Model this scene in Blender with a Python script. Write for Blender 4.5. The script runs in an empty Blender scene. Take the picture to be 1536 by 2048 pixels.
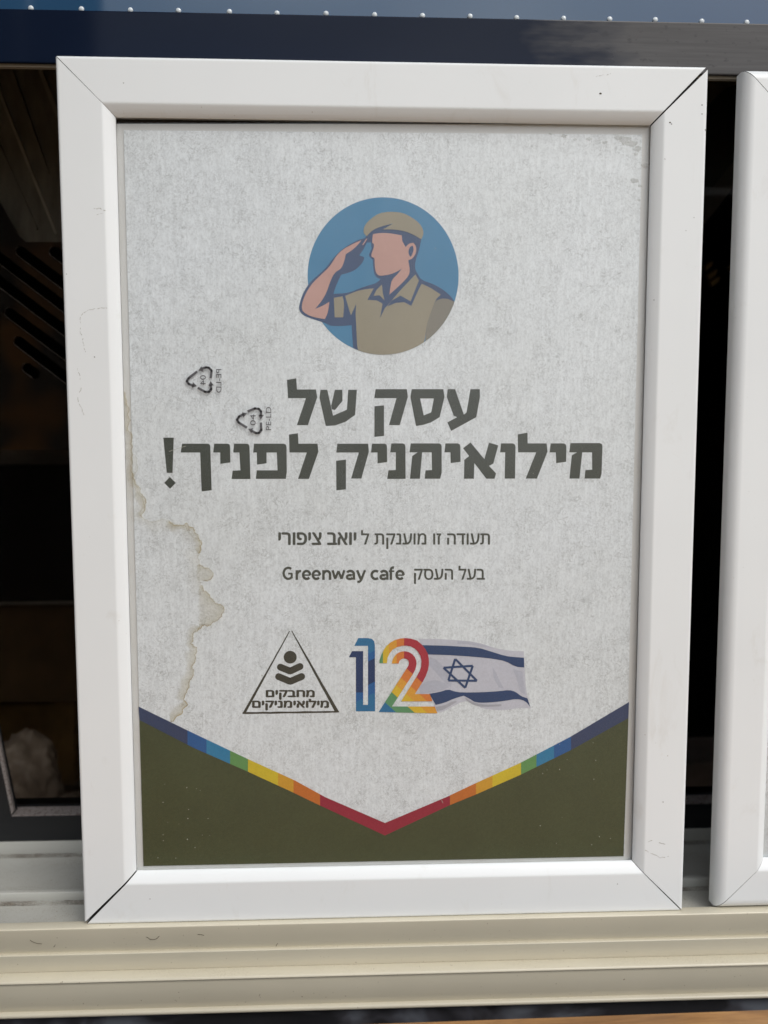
import bpy, bmesh, math, random
from mathutils import Vector, Matrix, noise
from mathutils.geometry import tessellate_polygon

random.seed(7)
S = bpy.context.scene
COL = S.collection
R = math.radians

# ------------------------------------------------------------------ camera
FPX = 1538.0                                   # focal length in photo pixels
CAM = Vector((-0.012612, -0.306284, 0.194393))
RX = Vector((0.999317, -0.036935, -0.000943))
RD = Vector((-0.003872, -0.079314, -0.996842))
RF = Vector((0.036744, 0.996165, -0.079402))
cam = bpy.data.cameras.new('camera')
cam.sensor_fit = 'VERTICAL'
cam.sensor_height = 36.0
cam.lens = FPX / 2048 * 36.0
cam.clip_start = 0.01
cam.clip_end = 2000
cam.dof.use_dof = True
cam.dof.focus_distance = 0.31
cam.dof.aperture_fstop = 6.5
co = bpy.data.objects.new('camera', cam)
COL.objects.link(co)
up, back = -RD, -RF
co.matrix_world = Matrix(((RX.x, up.x, back.x, CAM.x), (RX.y, up.y, back.y, CAM.y), (RX.z, up.z, back.z, CAM.z), (0, 0, 0, 1)))
S.camera = co

# ------------------------------------------------------------------ world, sun, exposure
SUN_EL, SUN_AZ = 48.0, 38.0                    # height; degrees to the right of straight out of the window
w = bpy.data.worlds.new('World')
S.world = w
w.use_nodes = True
nt = w.node_tree
bg = nt.nodes['Background']
sky = nt.nodes.new('ShaderNodeTexSky')
sky.sky_type = 'NISHITA'
sky.sun_disc = False
sky.sun_elevation = R(SUN_EL)
sky.sun_rotation = R(180 - SUN_AZ)
sky.dust_density = 3.0
sky.air_density = 1.0
# broken white cloud over the blue
tc = nt.nodes.new('ShaderNodeTexCoord')
mp = nt.nodes.new('ShaderNodeMapping'); mp.inputs['Scale'].default_value = (1.0, 1.0, 2.2)
nz = nt.nodes.new('ShaderNodeTexNoise'); nz.inputs['Scale'].default_value = 1.7; nz.inputs['Detail'].default_value = 7
cr = nt.nodes.new('ShaderNodeValToRGB'); cr.color_ramp.elements[0].position = .38; cr.color_ramp.elements[1].position = .62
mx = nt.nodes.new('ShaderNodeMix'); mx.data_type = 'RGBA'
# cloud is brighter towards the hidden sun, and thicker and thinner in places
sd = (math.sin(R(SUN_AZ)) * math.cos(R(SUN_EL)), -math.cos(R(SUN_AZ)) * math.cos(R(SUN_EL)), math.sin(R(SUN_EL)))
dp_ = nt.nodes.new('ShaderNodeVectorMath'); dp_.operation = 'DOT_PRODUCT'; dp_.inputs[1].default_value = sd
nt.links.new(tc.outputs['Generated'], dp_.inputs[0])
n2 = nt.nodes.new('ShaderNodeTexNoise'); n2.inputs['Scale'].default_value = 3.1; n2.inputs['Detail'].default_value = 6
nt.links.new(mp.outputs[0], n2.inputs['Vector'])
ad_ = nt.nodes.new('ShaderNodeMath'); ad_.operation = 'MULTIPLY_ADD'; ad_.inputs[1].default_value = .9
nt.links.new(n2.outputs['Fac'], ad_.inputs[0]); nt.links.new(dp_.outputs['Value'], ad_.inputs[2])
cl = nt.nodes.new('ShaderNodeValToRGB'); e_ = cl.color_ramp.elements
e_[0].position = .55; e_[0].color = (.42, .45, .48, 1); e_[1].position = 1.0; e_[1].color = (.98, .99, 1.0, 1)
mr_ = nt.nodes.new('ShaderNodeMath'); mr_.operation = 'MULTIPLY'; mr_.inputs[1].default_value = .72
nt.links.new(ad_.outputs[0], mr_.inputs[0]); nt.links.new(mr_.outputs[0], cl.inputs[0])
gm = nt.nodes.new('ShaderNodeVectorMath'); gm.operation = 'SCALE'; gm.inputs['Scale'].default_value = 14.5
nt.links.new(cl.outputs[0], gm.inputs[0]); nt.links.new(gm.outputs[0], mx.inputs[7])
nt.links.new(tc.outputs['Generated'], mp.inputs['Vector'])
nt.links.new(mp.outputs[0], nz.inputs['Vector'])
nt.links.new(nz.outputs['Fac'], cr.inputs[0])
nt.links.new(cr.outputs[0], mx.inputs[0])
nt.links.new(sky.outputs[0], mx.inputs[6])
nt.links.new(mx.outputs[2], bg.inputs[0])
bg.inputs[1].default_value = 0.12
sl = bpy.data.lights.new('sun', 'SUN')
sl.energy = 1.1
sl.angle = R(28)
sl.color = (1, .985, .95)
so = bpy.data.objects.new('sun', sl)
COL.objects.link(so)
d = Vector((math.sin(R(SUN_AZ)) * math.cos(R(SUN_EL)), -math.cos(R(SUN_AZ)) * math.cos(R(SUN_EL)), math.sin(R(SUN_EL))))
so.rotation_euler = d.to_track_quat('Z', 'Y').to_euler()
S.view_settings.view_transform = 'Standard'
S.view_settings.look = 'None'
S.view_settings.exposure = 0.1
S.view_settings.gamma = 1.0

# ------------------------------------------------------------------ helpers
def ray(px, py):
    return RX * ((px - 768) / FPX) + RD * ((py - 1024) / FPX) + RF
def at(px, py, Y):                             # photo pixel -> point on the vertical plane y = Y
    v = ray(px, py); return CAM + v * ((Y - CAM.y) / v.y)
def atz(px, py, Z):                            # photo pixel -> point on the level plane z = Z
    v = ray(px, py); return CAM + v * ((Z - CAM.z) / v.z)

def lin(c):
    c = c / 255.0
    return c / 12.92 if c <= 0.04045 else ((c + 0.055) / 1.055) ** 2.4
def rgb(r, g, b): return (lin(r), lin(g), lin(b), 1)
def ink(r, g, b, veil=.022, E=.93):            # printed colour as it is without the sheen of the film over it
    return tuple(max(.004, (lin(c) - veil) / E) for c in (r, g, b)) + (1,)

def obj(name, me, mats=None, parent=None, **props):
    if isinstance(me, bmesh.types.BMesh):
        m = bpy.data.meshes.new(name); me.to_mesh(m); me.free(); me = m
    o = bpy.data.objects.new(name, me)
    COL.objects.link(o)
    if mats is not None:
        for m in (mats if isinstance(mats, (list, tuple)) else [mats]):
            me.materials.append(m)
    if parent: o.parent = parent; o.matrix_parent_inverse = parent.matrix_world.inverted()
    for k, v in props.items(): o[k] = v
    return o
def thing(name, label, cat, loc=(0, 0, 0), group=None):
    o = bpy.data.objects.new(name, None); COL.objects.link(o)
    o.empty_display_size = .02
    o.matrix_world = Matrix.Translation(loc)
    o.location = loc
    o['label'] = label; o['category'] = cat
    if group: o['group'] = group
    return o
def smooth(o):
    for p in o.data.polygons: p.use_smooth = True
    return o
def bx(bm, x0, x1, y0, y1, z0, z1, bev=0.0):
    r = bmesh.ops.create_cube(bm, size=1.0)
    for v in r['verts']:
        v.co = Vector(((x0 + x1) / 2 + v.co.x * (x1 - x0), (y0 + y1) / 2 + v.co.y * (y1 - y0), (z0 + z1) / 2 + v.co.z * (z1 - z0)))
    if bev:
        es = list({e for v in r['verts'] for e in v.link_edges})
        bmesh.ops.bevel(bm, geom=es, offset=bev, segments=2, affect='EDGES', profile=.6)
    return bm
def box(name, x0, x1, y0, y1, z0, z1, m, parent=None, bev=0.0, **k):
    return obj(name, bx(bmesh.new(), x0, x1, y0, y1, z0, z1, bev), m, parent, **k)

# ------------------------------------------------------------------ materials
class NT:
    def __init__(s, name):
        s.m = bpy.data.materials.new(name); s.m.use_nodes = True
        s.t = s.m.node_tree; s.b = s.t.nodes['Principled BSDF']; s.out = s.t.nodes['Material Output']
        g = s.n('ShaderNodeNewGeometry'); s.pos = g.outputs['Position']
    def n(s, ty, **k):
        x = s.t.nodes.new(ty)
        for a, v in k.items():
            if hasattr(x, a): setattr(x, a, v)
        return x
    def l(s, a, b): s.t.links.new(a, b)
    def noise(s, scale, detail=4, rough=.5, stretch=(1, 1, 1), dist=0.0, off=(0, 0, 0), ty='FBM'):
        mp = s.n('ShaderNodeMapping'); mp.inputs['Scale'].default_value = stretch; mp.inputs['Location'].default_value = off
        s.l(s.pos, mp.inputs[0])
        x = s.n('ShaderNodeTexNoise'); x.inputs['Scale'].default_value = scale; x.inputs['Detail'].default_value = detail
        x.inputs['Roughness'].default_value = rough; x.inputs['Distortion'].default_value = dist
        s.l(mp.outputs[0], x.inputs['Vector']); return x.outputs['Fac']
    def ramp(s, fac, *stops):
        x = s.n('ShaderNodeValToRGB'); e = x.color_ramp.elements
        while len(e) < len(stops): e.new(.5)
        for i, (p, c) in enumerate(stops):
            e[i].position = p; e[i].color = c if isinstance(c, tuple) else (c, c, c, 1)
        s.l(fac, x.inputs[0]); return x.outputs[0]
    def mix(s, fac, a, b, mode='MIX'):
        x = s.n('ShaderNodeMix'); x.data_type = 'RGBA'; x.blend_type = mode
        for i, v in ((0, fac), (6, a), (7, b)):
            if isinstance(v, (int, float, tuple)): x.inputs[i].default_value = v
            else: s.l(v, x.inputs[i])
        return x.outputs[2]
    def col(s, v):
        if isinstance(v, tuple): s.b.inputs['Base Color'].default_value = v
        else: s.l(v, s.b.inputs['Base Color'])
        return s
    def set(s, **k):
        for a, v in k.items():
            a = {'rough': 'Roughness', 'metal': 'Metallic', 'spec': 'Specular IOR Level', 'coat': 'Coat Weight', 'trans': 'Transmission Weight', 'alpha': 'Alpha', 'coatr': 'Coat Roughness', 'ior': 'IOR', 'aniso': 'Anisotropic'}.get(a, a)
            if isinstance(v, (int, float)): s.b.inputs[a].default_value = v
            else: s.l(v, s.b.inputs[a])
        return s
    def bump(s, h, strength=.2, dist=.0002):
        x = s.n('ShaderNodeBump'); x.inputs['Strength'].default_value = strength; x.inputs['Distance'].default_value = dist
        s.l(h, x.inputs['Height']); s.l(x.outputs[0], s.b.inputs['Normal']); return s

def pvc(name, base, dirt=(.30, .25, .18, 1), specks=1.0):
    n = NT(name)
    a = n.ramp(n.noise(14, 3, .5), (.3, .96), (.7, 1.0))
    c = n.mix(1.0, base, a, 'MULTIPLY')
    sm = n.ramp(n.noise(55, 5, .65, (1, 1, .45), .6, (3, 1, 7)), (.60, 0.), (.80, .30 * specks))      # faint hand smudges
    c = n.mix(sm, c, (.46, .42, .34, 1))
    sp = n.ramp(n.noise(1100, 1, .5, off=(5, 2, 1)), (.775, 0.), (.80, .75 * specks))                # dark specks
    ms = n.ramp(n.noise(30, 2, .5, off=(9, 4, 2)), (.50, 0.), (.62, 1.0))
    spm = n.mix(1.0, sp, ms, 'MULTIPLY')
    c = n.mix(spm, c, dirt)
    n.col(c).set(rough=.36, spec=.45)
    n.bump(n.noise(900, 3, .6, (1, 1, .25)), .10, .0001)
    return n.m
M = {}
M['pvc'] = pvc('white_pvc', (.785, .812, .818, 1))
def cream(name, base, dust):
    n = NT(name)
    g = n.n('ShaderNodeNewGeometry'); sx = n.n('ShaderNodeSeparateXYZ'); n.l(g.outputs['Normal'], sx.inputs[0])
    upf = n.ramp(sx.outputs['Z'], (.55, 0.), (.95, 1.0))
    a = n.ramp(n.noise(20, 3), (.3, .93), (.7, 1.0))
    c = n.mix(1.0, base, a, 'MULTIPLY')
    gr = n.ramp(n.noise(2600, 3, .7, (1, 1, 1)), (.50, 0.), (.64, .8))
    pt = n.ramp(n.noise(60, 5, .7, (.5, 1, 1), .4), (.40, 0.0), (.65, dust))
    f = n.mix(1.0, n.mix(1.0, gr, pt, 'MULTIPLY'), upf, 'MULTIPLY')     # grit lies on the level ledges
    c = n.mix(f, c, (.26, .20, .13, 1))
    sp = n.ramp(n.noise(800, 1, .5, off=(5, 2, 1)), (.76, 0.), (.79, .6))
    c = n.mix(sp, c, (.20, .15, .1, 1))
    n.col(c).set(rough=.27, spec=.5).bump(n.noise(700, 3, .6, (.12, 1, 1)), .08, .0001)
    return n.m
M['cream'] = cream('cream_aluminium', (.62, .575, .455, 1), .45)
M['cream_grey'] = cream('grey_track_aluminium', (.50, .50, .46, 1), .9)  # greyer, grittier finish for the track floor, upstand and guide rail
def dirt_m():
    n = NT('dirt_line'); n.col(n.ramp(n.noise(900, 4, .7), (.3, (.05, .03, .018, 1)), (.7, (.17, .11, .06, 1)))).set(rough=.95, spec=.1)
    n.set(alpha=n.mix(1.0, n.ramp(n.noise(3200, 3, .7), (.42, 0.), (.58, .9)), n.ramp(n.noise(90, 4, .7, (.7, 1, 1)), (.38, .12), (.66, 1.0)), 'MULTIPLY')); return n.m
M['dirt'] = dirt_m()
n = NT('dark_core'); n.col((.03, .025, .02, 1)).set(rough=.8); M['core'] = n.m
n = NT('grimy_lip'); n.col((.30, .27, .22, 1)).set(rough=.5); M['lip'] = n.m
n = NT('black_sash_paint')
n.col(n.mix(n.ramp(n.noise(70, 4, .6, (.2, 1, 1)), (.5, 0.), (.75, .5)), (.012, .013, .015, 1), (.035, .034, .033, 1))).set(rough=.35, spec=.4); M['sash'] = n.m
n = NT('navy_lacquer')                       # scratched lacquered band: brushed along its length, duller and greyer to the right
sx = n.n('ShaderNodeSeparateXYZ'); n.l(n.pos, sx.inputs[0])
ad = n.n('ShaderNodeMath', operation='MULTIPLY_ADD'); ad.inputs[1].default_value = .10; n.l(n.noise(60, 4, .6, (.3, 1, 1)), ad.inputs[0]); n.l(sx.outputs['X'], ad.inputs[2])
greyed = n.ramp(ad.outputs[0], (.118, 0.), (.150, 1.0))
str_ = n.ramp(n.noise(500, 4, .65, (.03, 1, 1)), (.35, .55), (.65, 1.0))
pits = n.ramp(n.noise(420, 3, .6, (.5, 1, 1)), (.60, 0.), (.68, .7))
c = n.mix(greyed, (.006, .011, .026, 1), n.mix(1.0, (.062, .060, .061, 1), str_, 'MULTIPLY'))
c = n.mix(n.mix(1.0, pits, greyed, 'MULTIPLY'), c, (.016, .016, .018, 1))
n.col(c).set(spec=n.ramp(greyed, (0, .14), (1, .35)), rough=n.ramp(greyed, (0, .08), (1, .45)))
n.bump(n.noise(300, 4, .6, (.04, 1, 1)), .05, .0001); M['navy'] = n.m
n = NT('blue_glass_panel'); n.col((.022, .072, .15, 1)).set(rough=.05, spec=.75, coat=.12, coatr=.04).bump(n.noise(12, 2), .15, .002); M['bluepanel'] = n.m
n = NT('rivet_plastic'); n.col((.78, .84, .87, 1)).set(rough=.12, spec=.8, trans=.2); M['rivet'] = n.m
n = NT('print_paper')
n.col(n.mix(n.ramp(n.noise(60, 4, .6, (1, 1, .6)), (.55, 0.), (.8, .35)), (.66, .665, .65, 1), (.52, .49, .42, 1))).set(rough=.55, spec=.25); M['paper'] = n.m
def concrete():
    n = NT('print_concrete_texture')
    big = n.noise(16, 3, .55)
    c = n.ramp(big, (.30, (.785, .83, .85, 1)), (.70, (.83, .88, .915, 1)))
    mid = n.noise(380, 4, .75, (1, 1, .8), .5)
    c = n.mix(1.0, c, n.ramp(mid, (.34, .90), (.50, .98), (.75, 1.03)), 'MULTIPLY')
    c = n.mix(1.0, c, n.ramp(n.noise(1500, 3, .7, (1, 1, .7), 0, (2, 5, 1)), (.34, .83), (.55, 1.0)), 'MULTIPLY')
    # short curled fibres: thin contour lines of a distorted noise
    for k, (sc, of) in enumerate(((260, (1, 2, 3)), (380, (7, 3, 5)), (520, (3, 9, 1)))):
        f = n.noise(sc, 2, .5, (1, 1, 1), 1.6, of)
        a = n.n('ShaderNodeMath', operation='SUBTRACT'); a.inputs[1].default_value = .5; n.l(f, a.inputs[0])
        b = n.n('ShaderNodeMath', operation='ABSOLUTE'); n.l(a.outputs[0], b.inputs[0])
        ln = n.ramp(b.outputs[0], (.0, .60), (.030, 0.))
        mk = n.ramp(n.noise(120, 3, .6, off=(k * 3, 1, 4)), (.48, 0.), (.62, 1.0))
        c = n.mix(n.mix(1.0, ln, mk, 'MULTIPLY'), c, (.36, .38, .385, 1))
    wv = n.ramp(n.noise(800, 2, .5, (1, 1, .12)), (.35, .94), (.65, 1.03))       # fine upright streaks of the printer
    c = n.mix(1.0, c, wv, 'MULTIPLY')
    n.col(c).set(rough=.55, spec=.25); return n.m
M['concrete'] = concrete()
def inkm(name, c, grain=.12):
    n = NT(name)
    g = n.ramp(n.noise(1300, 3, .7), (.3, 1 - grain), (.7, 1 + grain))
    g2 = n.ramp(n.noise(45, 3, .6), (.3, 1 - grain * .6), (.7, 1 + grain * .6))
    n.col(n.mix(1.0, n.mix(1.0, c, g, 'MULTIPLY'), g2, 'MULTIPLY')).set(rough=.5, spec=.25); return n.m
M['ink'] = inkm('ink_olive_black', ink(72, 76, 70))
M['ink_mark'] = inkm('ink_recycling_mark', ink(92, 92, 95, 0, 1))
M['disc'] = inkm('ink_blue', ink(72, 130, 168), .06)
M['line'] = inkm('ink_navy', ink(62, 80, 114), .08)
M['skin'] = inkm('ink_skin', ink(190, 152, 142), .06)
M['khaki'] = inkm('ink_khaki', ink(150, 143, 124), .07)
M['khaki_dark'] = inkm('ink_khaki_dark', ink(131, 127, 116), .07)
M['ink_small'] = inkm('ink_small_text', ink(82, 84, 78))
M['logo'] = inkm('ink_logo', ink(74, 74, 68))
M['olive'] = inkm('ink_olive', ink(78, 85, 66), .14)
def cols(**k): return {a: inkm('ink_' + a, ink(*v), .07) for a, v in k.items()}
C = cols(stripe_navy=(66, 78, 106), stripe_royal=(56, 98, 150), stripe_blue=(62, 130, 168), stripe_green=(104, 150, 96), stripe_yellow=(206, 184, 66), stripe_amber=(204, 156, 66),
         stripe_orange=(194, 116, 64), stripe_red=(152, 58, 74), digit_teal=(56, 116, 158), digit_navy=(50, 68, 106), digit_blue=(50, 100, 156), digit_green=(100, 150, 110),
         digit_yellow=(216, 182, 66), digit_amber=(218, 160, 70), digit_orange=(212, 128, 70), digit_red=(172, 62, 74), flag_white=(196, 198, 208), flag_blue=(58, 78, 114), flag_fold=(184, 187, 199), flag_shade=(170, 172, 180))
def stain_m(name, c, k):
    n = NT(name); n.col(c).set(rough=.6, spec=.2)
    at_ = n.n('ShaderNodeAttribute'); at_.attribute_name = 'tint'
    a = n.mix(1.0, at_.outputs['Color'], n.ramp(n.noise(150, 4, .6), (.3, .55 * k), (.7, k)), 'MULTIPLY')
    n.l(a, n.b.inputs['Alpha']); return n.m
M['stain'] = stain_m('water_stain', (.50, .40, .17, 1), .70)
def twoside(n, ior):                           # the same sheen from either side of a thin sheet
    g = n.n('ShaderNodeNewGeometry'); a = n.n('ShaderNodeMath', operation='MULTIPLY_ADD')
    a.inputs[1].default_value = 1 / ior - ior; a.inputs[2].default_value = ior; n.l(g.outputs['Backfacing'], a.inputs[0])
    f = n.n('ShaderNodeFresnel'); n.l(a.outputs[0], f.inputs[0]); return f
# clear film over the poster: mostly see-through, a soft sheen
n = NT('clear_film')
tr = n.n('ShaderNodeBsdfTransparent'); tr.inputs[0].default_value = (.97, .97, .965, 1)
gl = n.n('ShaderNodeBsdfGlossy'); gl.inputs['Roughness'].default_value = .30
bp = n.n('ShaderNodeBump'); bp.inputs['Strength'].default_value = .8; bp.inputs['Distance'].default_value = .004
n.l(n.noise(16, 3, .5, (1, 1, .45)), bp.inputs['Height']); n.l(bp.outputs[0], gl.inputs['Normal'])
fr = twoside(n, 1.78); ms = n.n('ShaderNodeMixShader')
n.l(fr.outputs[0], ms.inputs[0]); n.l(tr.outputs[0], ms.inputs[1]); n.l(gl.outputs[0], ms.inputs[2]); n.l(ms.outputs[0], n.out.inputs[0]); M['film'] = n.m
n = NT('darkening_window_glass')  # tint put into the glass to darken the interior behind it
tr = n.n('ShaderNodeBsdfTransparent'); tr.inputs[0].default_value = (.70, .69, .67, 1)
gl = n.n('ShaderNodeBsdfGlossy'); gl.inputs['Roughness'].default_value = .02
fr = twoside(n, 1.12); ms = n.n('ShaderNodeMixShader')
n.l(fr.outputs[0], ms.inputs[0]); n.l(tr.outputs[0], ms.inputs[1]); n.l(gl.outputs[0], ms.inputs[2]); n.l(ms.outputs[0], n.out.inputs[0]); M['pane'] = n.m
def flat(name, c, rough=.6, spec=.3, var=.25, sc=40, st=(1, 1, 1), **k):
    n = NT(name); n.col(n.mix(1.0, c, n.ramp(n.noise(sc, 5, .6, st), (.3, 1 - var), (.7, 1 + var)), 'MULTIPLY')).set(rough=rough, spec=spec, **k); return n.m
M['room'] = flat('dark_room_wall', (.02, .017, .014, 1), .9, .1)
M['ribpanel'] = flat('taupe_ribbed_panel', (.44, .40, .34, 1), .55, .3, .3, 60, (2, 1, .6))
M['rib'] = flat('pale_rib', (.80, .74, .62, 1), .5, .3)
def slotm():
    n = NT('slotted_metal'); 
    warm_reflection = n.ramp(n.noise(26, 2, .4, (1, 1, 1), 0, (4.3, 0, 2.1)), (.52, 0.), (.64, 1.0))  # orange reflection painted into the metal colour as noise patches
    n.col(n.mix(warm_reflection, (.022, .018, .016, 1), (.085, .042, .016, 1))).set(rough=.32, spec=.4); return n.m
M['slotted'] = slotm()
M['slotrim'] = flat('pale_slot_edge', (.42, .40, .38, 1), .35, .5, .3, metal=.6)
M['shelf_grey'] = flat('grey_brown_laminate', (.20, .165, .14, 1), .5, .35)
M['shelf_black'] = flat('black_plastic', (.008, .008, .011, 1), .3, .4)
M['shelf_brown'] = flat('dark_brown_board', (.09, .055, .028, 1), .6, .2)
M['shelf_tan'] = flat('brown_cardboard', (.30, .18, .07, 1), .8, .1)
M['shelf_edge'] = flat('shelf_edging', (.20, .18, .16, 1), .4, .4)
M['bag'] = flat('crumpled_white_plastic', (.44, .36, .30, 1), .4, .5, .2, 60)
M['pinkbox'] = flat('dusty_pink_card', (.30, .25, .235, 1), .8, .1)
M['peach'] = flat('peach_wall_paint', (.62, .44, .30, 1), .8, .1, .15, 200)
M['cable'] = flat('grey_scratched_plastic', (.10, .095, .075, 1), .45, .4)
M['brass'] = flat('dull_brass', (.42, .28, .12, 1), .4, .5, .2, metal=.7)
n = NT('golden_wood')
gw = n.noise(60, 6, .65, (.35, 2.2, 1), .8)
c = n.ramp(gw, (.30, (.20, .095, .032, 1)), (.50, (.34, .175, .062, 1)), (.70, (.44, .24, .09, 1)))
c = n.mix(n.ramp(n.noise(420, 4, .7, (.08, 1, 1)), (.45, 0.), (.65, .5)), c, (.17, .08, .03, 1))
n.col(c).set(rough=.42, spec=.4).bump(n.noise(300, 4, .6, (.1, 1, 1)), .2, .0002); M['wood'] = n.m
n = NT('black_membrane')
c = n.ramp(n.noise(38, 3, .5, (.5, 1, 1), 1.2), (.40, (.012, .012, .014, 1)), (.50, (.04, .04, .048, 1)), (.62, (.10, .11, .13, 1)))
n.col(c).set(rough=.3, spec=.5).bump(n.noise(30, 3, .5), .4, .003); M['membrane'] = n.m
M['kiosk'] = flat('kiosk_cladding_paint', (.10, .11, .13, 1), .5, .4, .1, 5)
M['paving'] = flat('paving', (.27, .22, .16, 1), .9, .1, .15, 3)
M['timber'] = flat('stained_timber', (.13, .085, .055, 1), .6, .25, .35, 6, (6, 6, .4))

# ------------------------------------------------------------------ setting: ground, kiosk shell
box('pavement', -200, 200, -200, 60, -1.22, -1.10, M['paving'], kind='structure')
kw = thing('kiosk_wall', 'dark painted wall of the kiosk around the serving window', 'wall', (0, .08, -1.1))
ZT = .72
for x0, x1, z0, z1 in ((-1.8, -.62, -1.1, 1.2), (.62, 1.8, -1.1, 1.2), (-.62, .62, -1.1, -.075), (-.62, .62, ZT, 1.2)):
    box('wall_panel', x0, x1, .012, .10, z0, z1, M['kiosk'], kw)
bm = bmesh.new()
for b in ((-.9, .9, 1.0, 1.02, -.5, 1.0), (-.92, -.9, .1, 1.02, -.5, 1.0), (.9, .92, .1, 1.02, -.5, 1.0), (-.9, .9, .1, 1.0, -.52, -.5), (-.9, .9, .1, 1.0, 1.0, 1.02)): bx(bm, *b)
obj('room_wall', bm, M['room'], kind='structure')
# street side: added timber screen, mirrored in the lacquered band, blocks sky on the left
ts = thing('added_timber_screen', 'added dark upright timber screen out of view, reflected and shading the left side', 'screen', (-.9, -.74, -1.1))
for k in range(11):
    x = -1.40 + k * .096
    box('added_screen_board', x, x + .089, -.745 + .008 * (k % 2), -.72 + .008 * (k % 2), -1.1, 2.0, M['timber'], ts, .004)

# ------------------------------------------------------------------ flat print helpers
def fract(pts, it=4, amp=.20, seed=3):
    rnd = random.Random(seed)
    for _ in range(it):
        out = [pts[0]]
        for a, b in zip(pts, pts[1:]):
            dx, dy = b[0] - a[0], b[1] - a[1]; k = rnd.uniform(-amp, amp)
            out += [((a[0] + b[0]) / 2 - dy * k, (a[1] + b[1]) / 2 + dx * k), b]
        pts = out
    return pts
def chaikin(pts, it=2, corner=42):
    for _ in range(it):
        out = []; n_ = len(pts)
        for i in range(n_):
            p0, p1, p2 = pts[i - 1], pts[i], pts[(i + 1) % n_]
            a = Vector((p1[0] - p0[0], p1[1] - p0[1])); b = Vector((p2[0] - p1[0], p2[1] - p1[1]))
            if a.length < 1e-6 or b.length < 1e-6: out.append(p1); continue
            ang = math.degrees(a.angle(b))
            if ang > corner: out.append(p1)
            else:
                out.append((p1[0] * .75 + p0[0] * .25, p1[1] * .75 + p0[1] * .25)); out.append((p1[0] * .75 + p2[0] * .25, p1[1] * .75 + p2[1] * .25))
        pts = out
    return pts
class Print:                                   # flat print: layers of ink a few hundredths of a millimetre apart
    def __init__(s, ox, oy, k): s.o = (ox, oy, k); s.bm = bmesh.new(); s.mats = []
    def mi(s, m):
        if m not in s.mats: s.mats.append(m)
        return s.mats.index(m)
    def px(s, p): return (s.o[0] + p[0] / s.o[2], s.o[1] + p[1] / s.o[2])
    def poly(s, m, pts, layer=1, holes=(), sm=0, cuts=(), colf=None, yp=None):
        loops = [pts] + list(holes)
        if sm: loops = [chaikin(l, sm) for l in loops]
        y = (YP if yp is None else yp) - layer * .00004
        flatv = [p for l in loops for p in l]
        tris = tessellate_polygon([[Vector((p[0], -p[1], 0)) for p in l] for l in loops])
        tmp = bmesh.new(); vs = [tmp.verts.new((p[0], p[1], 0)) for p in flatv]
        for t in tris:
            try: tmp.faces.new([vs[i] for i in t])
            except ValueError: pass
        for (a, b) in cuts:
            nrm = Vector((-(b[1] - a[1]), b[0] - a[0], 0)).normalized()
            bmesh.ops.bisect_plane(tmp, geom=list(tmp.verts) + list(tmp.edges) + list(tmp.faces), plane_co=Vector((a[0], a[1], 0)), plane_no=nrm, dist=1e-5)
        tmp.verts.index_update()
        nv = [s.bm.verts.new(at(*s.px((v.co.x, v.co.y)), y)) for v in tmp.verts]
        for f in tmp.faces:
            c = f.calc_center_median(); mm = colf(c.x, c.y) if colf else m
            g = s.bm.faces.new([nv[v.index] for v in f.verts]); g.material_index = s.mi(mm)
            g.normal_update()
            if g.normal.y > 0: g.normal_flip()
        tmp.free()
    def stroke(s, m, pts, wd, layer=1, cap=False):
        for (x0, y0), (x1, y1) in zip(pts, pts[1:]):
            d_ = Vector((x1 - x0, y1 - y0)); 
            if d_.length < 1e-6: continue
            d_.normalize(); n_ = Vector((-d_.y, d_.x)) * wd / 2
            s.poly(m, [(x0 + n_.x, y0 + n_.y), (x1 + n_.x, y1 + n_.y), (x1 - n_.x, y1 - n_.y), (x0 - n_.x, y0 - n_.y)], layer)
        if cap:
            for i, (x, y) in enumerate(pts): s.disc(m, x, y, wd / 2, wd / 2, layer + .2 + .1 * i, 14)
    def disc(s, m, x, y, rx, ry, layer=1, n_=72):
        s.poly(m, [(x + rx * math.cos(i * 2 * math.pi / n_), y + ry * math.sin(i * 2 * math.pi / n_)) for i in range(n_)], layer)
    def done(s, name, parent, **k): return obj(name, s.bm, s.mats, parent, **k)

# ------------------------------------------------------------------ white picture frames
RW = .0232
def frame_profile(rb, dp=.0118):
    p = [(0, dp), (0, rb)]
    for k in range(1, 6):
        a = k / 6 * math.pi / 2; p.append((rb * (1 - math.cos(a)), rb * (1 - math.sin(a))))
    p.append((rb, 0))
    p += [(rb + .0004, 0), (.0160, 0), (.0164, 0)]
    for k in range(1, 7):                       # soft shoulder, then the sloping lip
        t = k / 6; p.append((.0164 + .0011 * t, .0003 * t * t))
    p += [(.0184, .0008), (.0196, .0016), (.0206, .0025), (.0210, .0033), (.0208, .0039), (.0200, .0042), (.0200, dp)]
    return p
def rail_mesh(L, prof, g0, g1):
    # rail runs along x from 0 to L with its outer edge at z = 0 and inner towards +z; ends mitred
    bm = bmesh.new(); n_ = len(prof)
    tp = lambda w_: 1.25 - .75 * w_ / .021
    a = [bm.verts.new((w_ + g0 * tp(w_), y, w_)) for w_, y in prof]
    b = [bm.verts.new((L - w_ - g1 * tp(w_), y, w_)) for w_, y in prof]
    for i in range(n_):
        j = (i + 1) % n_
        f = bm.faces.new((a[i], b[i], b[j], a[j])); f.smooth = True
    for f in (bm.faces.new(a[::-1]), bm.faces.new(b)): f.material_index = 1
    bmesh.ops.recalc_face_normals(bm, faces=bm.faces)
    return bm
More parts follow.
